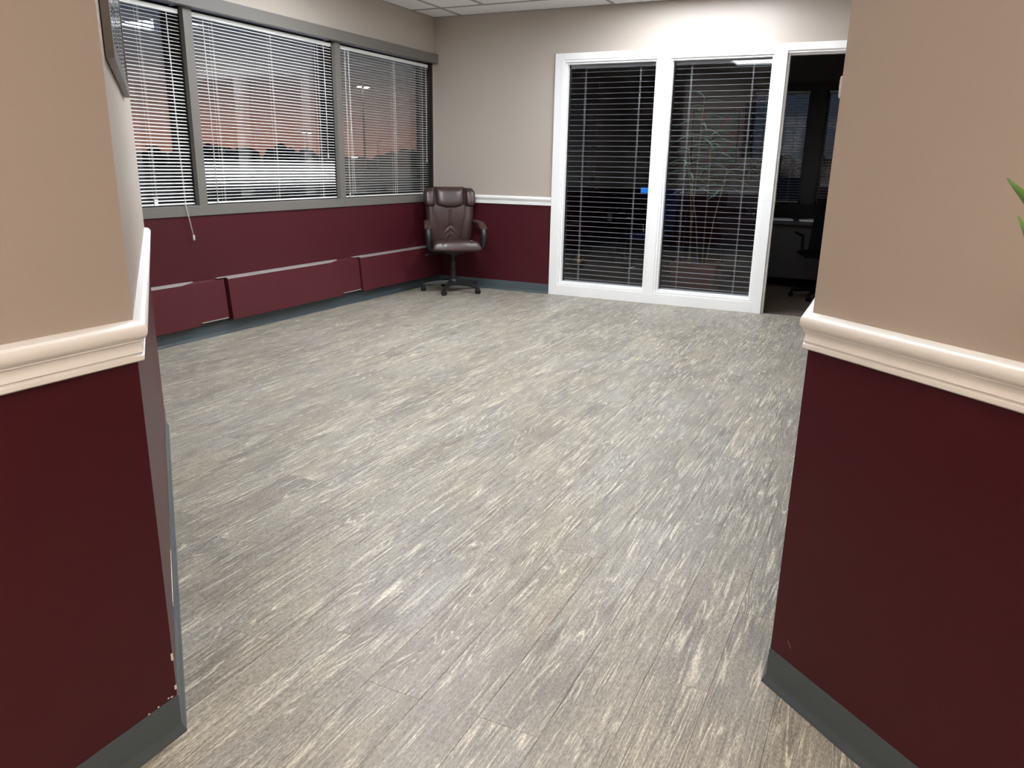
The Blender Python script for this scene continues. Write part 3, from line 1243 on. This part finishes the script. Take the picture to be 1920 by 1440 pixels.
# mechanism, column, base, casters
mc = MB().box(-.10, .10, -.10, .14, .405, .436)
mc.box(-.035, .035, -.045, .20, .385, .41)
mc.build('tilt_mechanism', M['blackp'], chair, bevel=.006)
MB().tube([(-.09, -.02, .41), (-.20, -.03, .405), (-.27, -.04, .395), (-.30, -.05, .385)], [.006, .006, .008, .009], 8).build('height_lever', M['blackp'], chair, smooth=True)
MB().box(-.03, .03, .19, .235, .41, .55).build('back_bracket', M['blackp'], chair, bevel=.006)
MB().lathe([(.034, .10), (.034, .22), (.029, .225), (.029, .32), (.024, .325), (.024, .39)], 20).build('gas_column', M['blackp'], chair, smooth=True, angle=40)
MB().lathe([(.03, .065), (.052, .075), (.055, .11), (.045, .128), (.034, .14)], 20).build('base_hub', M['blackp'], chair, smooth=True, angle=40)
rot0 = math.atan2(face.y, face.x) + math.pi / 2
for q in range(5):
    ang = math.atan2(-.307, .07) + q * 2 * math.pi / 5 - rot0
    ca, sa = math.cos(ang), math.sin(ang)
    lg = MB()
    secs = [(.03, .030, .078, .122), (.12, .026, .078, .116), (.22, .022, .072, .103), (.30, .019, .062, .088), (.325, .014, .060, .080)]
    for r_, hw_, z0, z1 in secs:
        for (du, z) in ((-hw_, z0), (hw_, z0), (hw_ * .7, z1), (-hw_ * .7, z1)):
            lg.v.append((ca * r_ - sa * du, sa * r_ + ca * du, z))
    for s_ in range(len(secs) - 1):
        for j in range(4):
            j2 = (j + 1) % 4
            lg.f.append((s_ * 4 + j, s_ * 4 + j2, s_ * 4 + 4 + j2, s_ * 4 + 4 + j))
    lg.f += [(3, 2, 1, 0), tuple(len(lg.v) - 4 + j for j in range(4))]
    lg.mi = [0] * len(lg.f)
    leg = lg.build('leg', M['blackp'], chair, bevel=.004)
    cx_, cy_ = ca * .313, sa * .313
    sw = rnd.uniform(0, math.pi)
    c = MB()
    ax = Vector((math.cos(sw), math.sin(sw), 0))
    for sgn in (-1, 1):
        a0 = Vector((cx_, cy_, .0262)) + ax * (.008 * sgn)
        a1 = Vector((cx_, cy_, .0262)) + ax * (.023 * sgn)
        c.tube([a0, a0.lerp(a1, .25), a0.lerp(a1, .8), a1], [.022, .026, .026, .019], 16)
    c.tube([(cx_, cy_, .03), (cx_, cy_, .066)], .007, 8)
    fv = Vector((-ax.y, ax.x, 0))
    hood = Vector((cx_, cy_, .045))
    c.tube([hood - ax * .017, hood + ax * .017], .019, 12)
    c.build('caster', M['blackp'], leg, smooth=True, angle=40)

# ------------------------------------------------------------------ leafy plant just outside the frame on the right


def leaf_mesh(l, w_, droop, matl, n=5, fold=.15):
    """tapered leaf along +x, solid"""
    b = MB()
    th = .0008
    rows_ = []
    for q in range(n + 1):
        t = q / n
        x = l * t
        hw_ = max(.0012, w_ / 2 * (math.sin(min(1, t * 1.02 + .06) * math.pi) ** .8 if t < .98 else .05))
        z = -droop * t * t * l
        rows_.append((x, hw_, z))
    for s_ in (0, 1):
        for x, hw_, z in rows_:
            dz = -th * s_
            b.v += [(x, -hw_, z + hw_ * fold * 2 + dz), (x, 0, z + dz), (x, hw_, z + hw_ * fold * 2 + dz)]
    m_ = 3 * (n + 1)
    for q in range(n):
        i = q * 3
        for j in (0, 1):
            b.f.append((i + j, i + 3 + j, i + 4 + j, i + 1 + j))
            b.f.append((m_ + i + j, m_ + i + 1 + j, m_ + i + 4 + j, m_ + i + 3 + j))
        b.f.append((i, m_ + i, m_ + i + 3, i + 3))
        b.f.append((i + 2, i + 5, m_ + i + 5, m_ + i + 2))
    e = n * 3
    b.f += [(0, 1, m_ + 1, m_), (1, 2, m_ + 2, m_ + 1), (e, m_ + e, m_ + e + 1, e + 1), (e + 1, m_ + e + 1, m_ + e + 2, e + 2)]
    b.mi = [0] * len(b.f)
    return b.mesh('leaf', matl, True)


def aim(o, p, d, roll=0.0):
    """place o at p with +x along d"""
    d = Vector(d).normalized()
    up = Vector((0, 0, 1))
    y = up.cross(d)
    y = y.normalized() if y.length > 1e-4 else Vector((0, 1, 0))
    z = d.cross(y)
    mm = Matrix((d, y, z)).transposed()
    mm = mm @ Matrix.Rotation(roll, 3, 'X')
    o.location = p
    o.rotation_euler = mm.to_euler()


px_, py_ = .50, 1.00
plant = empty('potted_plant', (px_, py_, 0))
tag(plant, 'green leafy plant at the right edge, leaf tips reaching in front of the beige wall', 'plant')
pot = MB().lathe([(.085, 0), (.10, .02), (.125, .24), (.13, .25), (.118, .25), (.115, .225)], 24).build('pot', M['pot2'], plant, smooth=True, angle=40)
MB().lathe([(.0, .218), (.113, .218), (.113, .228), (.0, .230)], 20).build('soil', M['soil'], pot)
lm = leaf_mesh(.26, .05, .25, M['leafg'])
for q in range(4):
    an = q * 1.7
    bx_, by_ = .03 * math.cos(an), .03 * math.sin(an)
    top = (bx_ * 2.2, by_ * 2.2, 1.18 + .08 * q)
    MB().tube([(bx_, by_, .22), (bx_ * 1.5, by_ * 1.5, .7), top], [.008, .007, .004], 7).build('stem', M['leafg'], plant, smooth=True)
    for j in range(7):
        a2 = an + j * 2.4
        t = .55 + .45 * j / 6
        p = (bx_ * (1 + 1.2 * t), by_ * (1 + 1.2 * t), .22 + (top[2] - .22) * t)
        dv = Vector((math.cos(a2), math.sin(a2), .55))
        if dv.y > .25:
            dv.y *= .35
        if dv.x < -.3:
            dv.x *= .25
        o = inst('leaf', lm, plant)
        o.scale = (.6, .75, .6)
        aim(o, p, dv)
# the two tips that reach into the picture
lm2 = leaf_mesh(.24, .040, .04, M['leafg'])
for tip, dv in ((Vector((.1385 - px_, 1.31 - py_, 1.301)), Vector((.13, -.09, -.16))), (Vector((.1585 - px_, 1.30 - py_, 1.250)), Vector((.10, -.05, -.20)))):
    root = tip + dv
    MB().tube([(.03, .02, root.z - .30), (root.x * .5, root.y * .5, root.z - .10), tuple(root - dv * .05)], [.0035, .003, .002], 6).build('stem', M['leafg'], plant, smooth=True)
    o = inst('leaf', lm2, plant)
    s_ = dv.length / .24
    o.scale = (s_, 1.0, s_)
    aim(o, root, -dv, 1.2)

# ------------------------------------------------------------------ dark office behind the glass
OY, OXL, OXR = 11.4, -4.17, 1.1
of = MB().box(-4.8, 1.3, D + .006, OY + .1, -.12, -.001)
struct(of.build('floor_office', M['carpet']))
oc = MB().box(-4.8, 1.3, D + BT, OY + .1, CEIL, CEIL + .1)
struct(oc.build('ceiling_office', M['oceil']))
ow = MB()
wx0, wx1, wz0, wz1 = -1.95, .60, .86, 2.31
for (z0, z1, mi) in ((0, 1.02, 1), (1.02, CEIL, 0)):
    ow.box(OXL, wx0, OY, OY + .12, z0, z1, mi)
    ow.box(wx1, OXR, OY, OY + .12, z0, z1, mi)
ow.box(wx0, wx1, OY, OY + .12, 0, wz0, 1)
ow.box(wx0, wx1, OY, OY + .12, wz1, CEIL, 0)
struct(ow.build('wall_office_back', [M['owall'], M['ored']]))
ol = MB()
ol.box(OXL - .4, OXL, D + BT, OY + .12, 0, 1.02, 1)
ol.box(OXL - .4, OXL, D + BT, OY + .12, 1.02, CEIL, 0)
struct(ol.build('wall_office_left', [M['owall'], M['ored']]))
orr = MB()
orr.box(OXR, OXR + .12, D + BT, OY + .12, 0, CEIL, 0)
struct(orr.build('wall_office_right', [M['owall'], M['ored']]))
fr = MB()
for a, b_ in ((wx0, -1.20), (-1.02, wx1)):
    fr.box(a, a + .04, OY + .03, OY + .09, wz0, wz1)
    fr.box(b_ - .04, b_, OY + .03, OY + .09, wz0, wz1)
    fr.box(a, b_, OY + .03, OY + .09, wz0, wz0 + .04)
    fr.box(a, b_, OY + .03, OY + .09, wz1 - .04, wz1)
fr.box(-1.20, -1.02, OY - .02, OY + .1, wz0, wz1)
fr.box(wx0, wx1, OY - .05, OY, wz1, wz1 + .09)
w6 = struct(fr.build('window_6', M['dark']))
for a, b_ in ((wx0, -1.20), (-1.02, wx1)):
    MB().box(a + .04, b_ - .04, OY + .058, OY + .064, wz0 + .04, wz1 - .04).build('pane', M['glass'], w6)

BG = 'horizontal blinds of the glazed wall'
blind('window_blind', 'dark horizontal blind behind the left pane of the glazed wall',
      ((-3.06 - 2.18) / 2, D + .10, 0), 0, .865, 2.25, .14, .034, .049, lambda f: .0, M['slat2'], (-.28, .27), rail_h=.035, group=BG, crown=.002, jitter=.0015)
blind('window_blind', 'dark horizontal blind behind the right pane of the glazed wall',
      ((-2.03 - 1.14) / 2, D + .10, 0), 0, .865, 2.25, .14, .034, .049, lambda f: .0, M['slat2'], (-.28, .27), rail_h=.035, group=BG, crown=.002, jitter=.0015)
blind('window_blind', 'white blind of the far office window, left of its dark mullion',
      ((wx0 - 1.20) / 2, OY - .03, 0), 0, .70, wz1 - .01, wz0 + .02, .025, .036, lambda f: .15, M['slat'], (-.2, .2), group='blinds of the far office window')
blind('window_blind', 'white blind of the far office window, right of its dark mullion',
      ((wx1 - 1.02) / 2, OY - .03, 0), 0, 1.56, wz1 - .01, wz0 + .02, .025, .036, lambda f: .15, M['slat'], (-.5, .5), group='blinds of the far office window')

# framed print on the far office wall
op = empty('framed_print', (-2.42, OY - .001, 1.72))
tag(op, 'green landscape print hanging on the far office wall', 'picture')
f = MB()
f.box(-.33, .33, -.025, 0, -.36, -.33)
f.box(-.33, .33, -.025, 0, .33, .36)
f.box(-.33, -.30, -.025, 0, -.33, .33)
f.box(.30, .33, -.025, 0, -.33, .33)
f.build('frame', M['desk'], op)
MB().box(-.30, .30, -.012, -.002, -.33, .33).build('print', M['picture'], op)

# palm in the red-brown planter right behind the glass
pl = empty('potted_palm', (-1.80, D + .66, 0))
tag(pl, 'bamboo palm with thin canes in a red brown planter behind the glass', 'plant')
pb = MB()
pb.v = [(-.20, -.17, 0), (.20, -.17, 0), (.20, .17, 0), (-.20, .17, 0), (-.24, -.20, .36), (.24, -.20, .36), (.24, .20, .36), (-.24, .20, .36),
        (-.21, -.17, .36), (.21, -.17, .36), (.21, .17, .36), (-.21, .17, .36), (-.21, -.17, .31), (.21, -.17, .31), (.21, .17, .31), (-.21, .17, .31)]
pb.f = [(3, 2, 1, 0)]
for q in range(4):
    q2 = (q + 1) % 4
    pb.f += [(q, q2, 4 + q2, 4 + q), (4 + q, 4 + q2, 8 + q2, 8 + q), (8 + q, 8 + q2, 12 + q2, 12 + q)]
pb.f.append((12, 13, 14, 15))
pb.mi = [0] * len(pb.f)
po_ = pb.build('planter', M['pot'], pl)
MB().box(-.208, .208, -.168, .168, .312, .325).build('soil', M['soil'], po_)
plm = leaf_mesh(.24, .026, .55, M['palmg'], 5)
for q, (bx_, by_, h_, lx, ly) in enumerate(((-.06, -.05, 1.50, -.06, -.16), (.05, .02, 1.62, .02, -.14), (.0, .06, 1.34, -.16, -.12), (.10, -.06, 1.30, .16, -.12), (-.10, .04, 1.98, .03, .0))):
    top = Vector((bx_ + lx, by_ + ly, h_))
    MB().tube([(bx_, by_, .31), (bx_ + lx * .35, by_ + ly * .35, .31 + (h_ - .31) * .5), top], [.007, .006, .004], 7).build('cane', M['cane'], pl, smooth=True)
    for j in range(10):
        t = 1 - .026 * j
        p = Vector((bx_, by_, .31)).lerp(top, t)
        a2 = q * 1.1 + j * 2.2
        dv = Vector((math.cos(a2), math.sin(a2) * .8, .55 - .05 * j))
        o = inst('leaf', plm, pl)
        s_ = rnd.uniform(.8, 1.15)
        o.scale = (s_, s_, s_)
        aim(o, p, dv)

# bushy plant in front of the far office window
p2 = empty('potted_plant', (-1.72, OY - .60, 0))
tag(p2, 'dark bushy plant silhouetted against the far office window', 'plant')
MB().lathe([(.12, 0), (.15, .30), (.16, .32), (.14, .32)], 16).build('pot', M['pot'], p2)
l2 = leaf_mesh(.22, .045, .4, M['leafd'], 4)
for q in range(5):
    an = q * 1.26
    top = Vector((.16 * math.cos(an), .10 * math.sin(an), 1.25 + .17 * q))
    MB().tube([(0.03 * math.cos(an), .03 * math.sin(an), .3), top * .5 + Vector((0, 0, .15)), top], [.010, .008, .005], 6).build('stem', M['cane'], p2)
    for j in range(14):
        t = 1 - .05 * j
        o = inst('leaf', l2, p2)
        a2 = q + j * 2.4
        s_ = rnd.uniform(.8, 1.3)
        o.scale = (s_, s_, s_)
        aim(o, Vector((0, 0, .3)).lerp(top, t), Vector((math.cos(a2), math.sin(a2) * .7, .4)))

# desk seen through the doorway
dk = empty('office_desk', (-1.05, 9.55, 0))
tag(dk, 'dark wooden desk in the unlit office seen through the doorway', 'desk')
MB().box(-.80, .80, -.36, .36, .715, .75).build('desk_top', M['desk'], dk, bevel=.004)
MB().box(-.76, -.73, -.32, .32, 0, .715).build('side_panel', M['desk'], dk)
MB().box(.73, .76, -.32, .32, 0, .715).build('side_panel', M['desk'], dk)
MB().box(-.73, .73, -.28, -.26, .12, .715).build('modesty_panel', M['desk'], dk)
for q, (x, y, rz) in enumerate(((-.12, -.05, .2), (.22, -.08, -.3))):
    ps = MB().box(-.105, .105, -.148, .148, 0, .012 + .006 * q)
    o = ps.build('paper_stack', M['paper'])
    o.location = (-1.05 + x, 9.55 + y, .7505)
    o.rotation_euler = (0, 0, rz)
    tag(o, ['thin paper stack on the left half of the dark office desk', 'thicker paper stack on the middle of the dark office desk'][q], 'paper')
mon = empty('monitor', (-1.58, 9.64, .7505), .1)
tag(mon, 'switched off black monitor on the dark office desk', 'monitor')
MB().box(-.11, .11, -.08, .08, 0, .014).build('stand_base', M['blackp'], mon)
MB().box(-.02, .02, .01, .035, .014, .16).build('stand_neck', M['blackp'], mon)
MB().box(-.25, .25, -.015, .012, .11, .43).build('screen', M['blackp'], mon, bevel=.004)

# dark desk chair at the right of the doorway
c2 = empty('office_chair', (-.62, 8.72, 0), .35)
tag(c2, 'black high backed chair barely visible in the dark doorway', 'chair')


def simple_chair(r, sm, fm):
    def bk(u, v):
        t = (v + 1) / 2
        e = rnd_(u, 5, .5) * rnd_(v, 6, .5)
        return (u * (.23 - .02 * t), -.22 - .05 * t - .035 * e, .52 + .52 * t), (u * (.23 - .02 * t), -.22 - .05 * t + .03 * e, .52 + .52 * t)

    def stt(u, v):
        e = rnd_(u, 5, .5) * rnd_(v, 5, .5)
        return (u * .24, v * .23, .46 + .04 * e), (u * .24, v * .23, .46 - .03 * e)
    pillow(14, 18, bk).build('backrest', sm, r, smooth=True)
    pillow(14, 14, stt).build('seat', sm, r, smooth=True)
    MB().lathe([(.03, .09), (.03, .25), (.022, .26), (.022, .44)], 14).build('gas_column', fm, r, smooth=True, angle=40)
    MB().box(-.03, .03, -.27, -.14, .40, .43).box(-.03, .03, -.275, -.25, .40, .62).build('back_bracket', fm, r)
    for q in range(5):
        a_ = q * 2 * math.pi / 5 + .3
        lgo = MB().tube([(0, 0, .10), (.15 * math.cos(a_), .15 * math.sin(a_), .09), (.29 * math.cos(a_), .29 * math.sin(a_), .065)], [.026, .022, .015], 8).build('leg', fm, r, smooth=True)
        w_ = Vector((math.cos(a_), math.sin(a_), 0))
        s_ = Vector((-w_.y, w_.x, 0))
        cpt = w_ * .285 + Vector((0, 0, .026))
        MB().tube([cpt - s_ * .02, cpt + s_ * .02], .026, 12).build('caster', fm, lgo, smooth=True)
    for sx in (-1, 1):
        MB().tube([(sx * .22, -.18, .44), (sx * .27, -.16, .50), (sx * .275, -.15, .66), (sx * .275, .14, .67)], .014, 8).build('armrest', fm, r, smooth=True)


simple_chair(c2, M['blackf'], M['blackf'])
c3 = empty('office_chair', (-2.80, 9.70, 0), 2.6)
tag(c3, 'blue fabric swivel chair with bright metal frame behind the white glazing post', 'chair')
simple_chair(c3, M['bluef'], M['chrome'])

# small lit screen on a side table
stb = empty('side_table', (-3.05, 10.65, 0))
tag(stb, 'dark narrow side table against the far office wall, below the blue screen', 'table')
MB().box(-.45, .45, -.22, .22, .73, .76).build('table_top', M['desk'], stb)
for sx in (-1, 1):
    for sy_ in (-1, 1):
        MB().box(sx * .42 - .02, sx * .42 + .02, sy_ * .19 - .02, sy_ * .19 + .02, 0, .73).build('leg', M['desk'], stb)
sc = empty('desk_display', (-3.11, 10.50, .7605))
tag(sc, 'small glowing blue screen on a stand on the side table', 'screen')
MB().box(-.05, .05, -.04, .05, 0, .012).build('stand_base', M['blackp'], sc)
MB().box(-.012, .012, -.004, .012, .012, .21).build('stand_neck', M['blackp'], sc)
MB().box(-.064, .064, -.012, .004, .198, .282).build('case', M['blackp'], sc)
MB().box(-.056, .056, -.0135, -.012, .206, .274).build('display', M['bscreen'], sc)

# brass pot form standing in for golden glints behind the pane
br = empty('glint_pot', (-3.70, 9.60, 0))
tag(br, 'small brass pot form standing in for golden glints behind the left pane', 'pot')
MB().lathe([(.05, 0), (.085, .02), (.115, .07), (.11, .12), (.08, .15), (.075, .155), (.085, .165)], 24).build('body', M['brass'], br, smooth=True)
MB().lathe([(.08, .166), (.06, .185), (.018, .20), (.012, .21), (.02, .225), (.0, .24)], 20).build('lid', M['brass'], br, smooth=True)

# outlet on the far office wall
ot = empty('wall_outlet', (-3.90, OY, .56))
tag(ot, 'pale electrical outlet low on the far office wall', 'outlet')
MB().box(-.035, .035, -.006, -.0005, -.057, .057).build('plate', M['plate'], ot, bevel=.002)
for z in (-.022, .022):
    MB().box(-.015, .015, -.008, -.006, z - .014, z + .014).build('socket', M['paper'], ot)

# ------------------------------------------------------------------ outside: car park, trees, street lamps
gb = MB().box(-420, -4.9, -150, 420, -.45, -.30)
struct(gb.build('ground', M['asphalt']), 'dark asphalt car park outside the windows')
gb2 = MB().box(-4.9, 60, OY + .2, 420, -.45, -.30)
struct(gb2.build('ground_behind', M['asphalt']))

tr = bmesh.new()
for q in range(150):
    yy = -40 + q * 2.6
    h_ = 2.2 + 3.6 * (.5 + .5 * math.sin(q * .16 + 1.0)) * rnd.uniform(.55, 1.0) + rnd.uniform(0, .8)
    mm = Matrix.Translation((-165 + rnd.uniform(-6, 6), yy, h_ * .36)) @ Matrix.Diagonal((2.4, rnd.uniform(2.0, 3.6), h_ * .62, 1))
    r_ = bmesh.ops.create_icosphere(tr, subdivisions=2, radius=1.0, matrix=mm)
    for v in r_['verts']:
        v.co += Vector((rnd.uniform(-.3, .3), rnd.uniform(-.3, .3), rnd.uniform(-.25, .25)))
for q in range(60):
    xx = -140 + q * 3.2
    h_ = rnd.uniform(2.5, 6)
    mm = Matrix.Translation((xx, 200 + rnd.uniform(-6, 6), h_ * .36)) @ Matrix.Diagonal((rnd.uniform(2.2, 3.6), 2.4, h_ * .62, 1))
    bmesh.ops.create_icosphere(tr, subdivisions=2, radius=1.0, matrix=mm)
tme = bpy.data.meshes.new('treeline')
tr.to_mesh(tme)
tr.free()
tme.materials.append(M['tree'])
tree = bpy.data.objects.new('treeline', tme)
COL.objects.link(tree)
tag(tree, 'black silhouette of trees along the horizon outside the windows', 'trees')
tree['kind'] = 'stuff'


def street_lamp(x, y, h, heads, label, spread=1.1):
    s = empty('street_lamp', (x, y, -.30))
    tag(s, label, 'street lamp', 'street lamps in the car park')
    MB().tube([(0, 0, 0), (0, 0, h * .5), (0, 0, h + .3)], [.16, .13, .10], 8).build('pole', M['pole'], s, smooth=True)
    for q in range(heads):
        a_ = math.pi / 2 + q * 2 * math.pi / heads
        c_, s_ = math.cos(a_), math.sin(a_)
        MB().tube([(0, 0, h + .2), (c_ * spread, s_ * spread, h + .35)], .06, 6).build('arm', M['pole'], s)
        hd = MB().lathe([(.02, .34), (.38, .30), (.38, .16), (.30, .12)], 10, (c_ * spread, s_ * spread, h - .02)).build('lamp_head', M['pole'], s)
        MB().lathe([(.30, .05), (.31, .115)], 10, (c_ * spread, s_ * spread, h - .02)).build('lens', M['lampo'], hd)


street_lamp(-70, 95.0, 11.6, 4, 'tall street lamp with several lit heads seen through the window in the corner', .75)
street_lamp(-90, 106.3, 6.0, 2, 'distant twin street lamp low in the middle window, right of its centre', .7)
street_lamp(-95, 79.5, 2.9, 2, 'distant street lamp low in the middle window, left of its centre', .6)
street_lamp(-110, 154.3, 5.9, 1, 'small distant street lamp low in the middle of the corner window', .5)
street_lamp(-105, 138.9, 2.4, 2, 'small distant street lamp at the left edge of the corner window', .5)

# ------------------------------------------------------------------ only the camera named object stays without tags
for o in list(bpy.data.objects):
    if o.type == 'MESH':
        o.data.update()
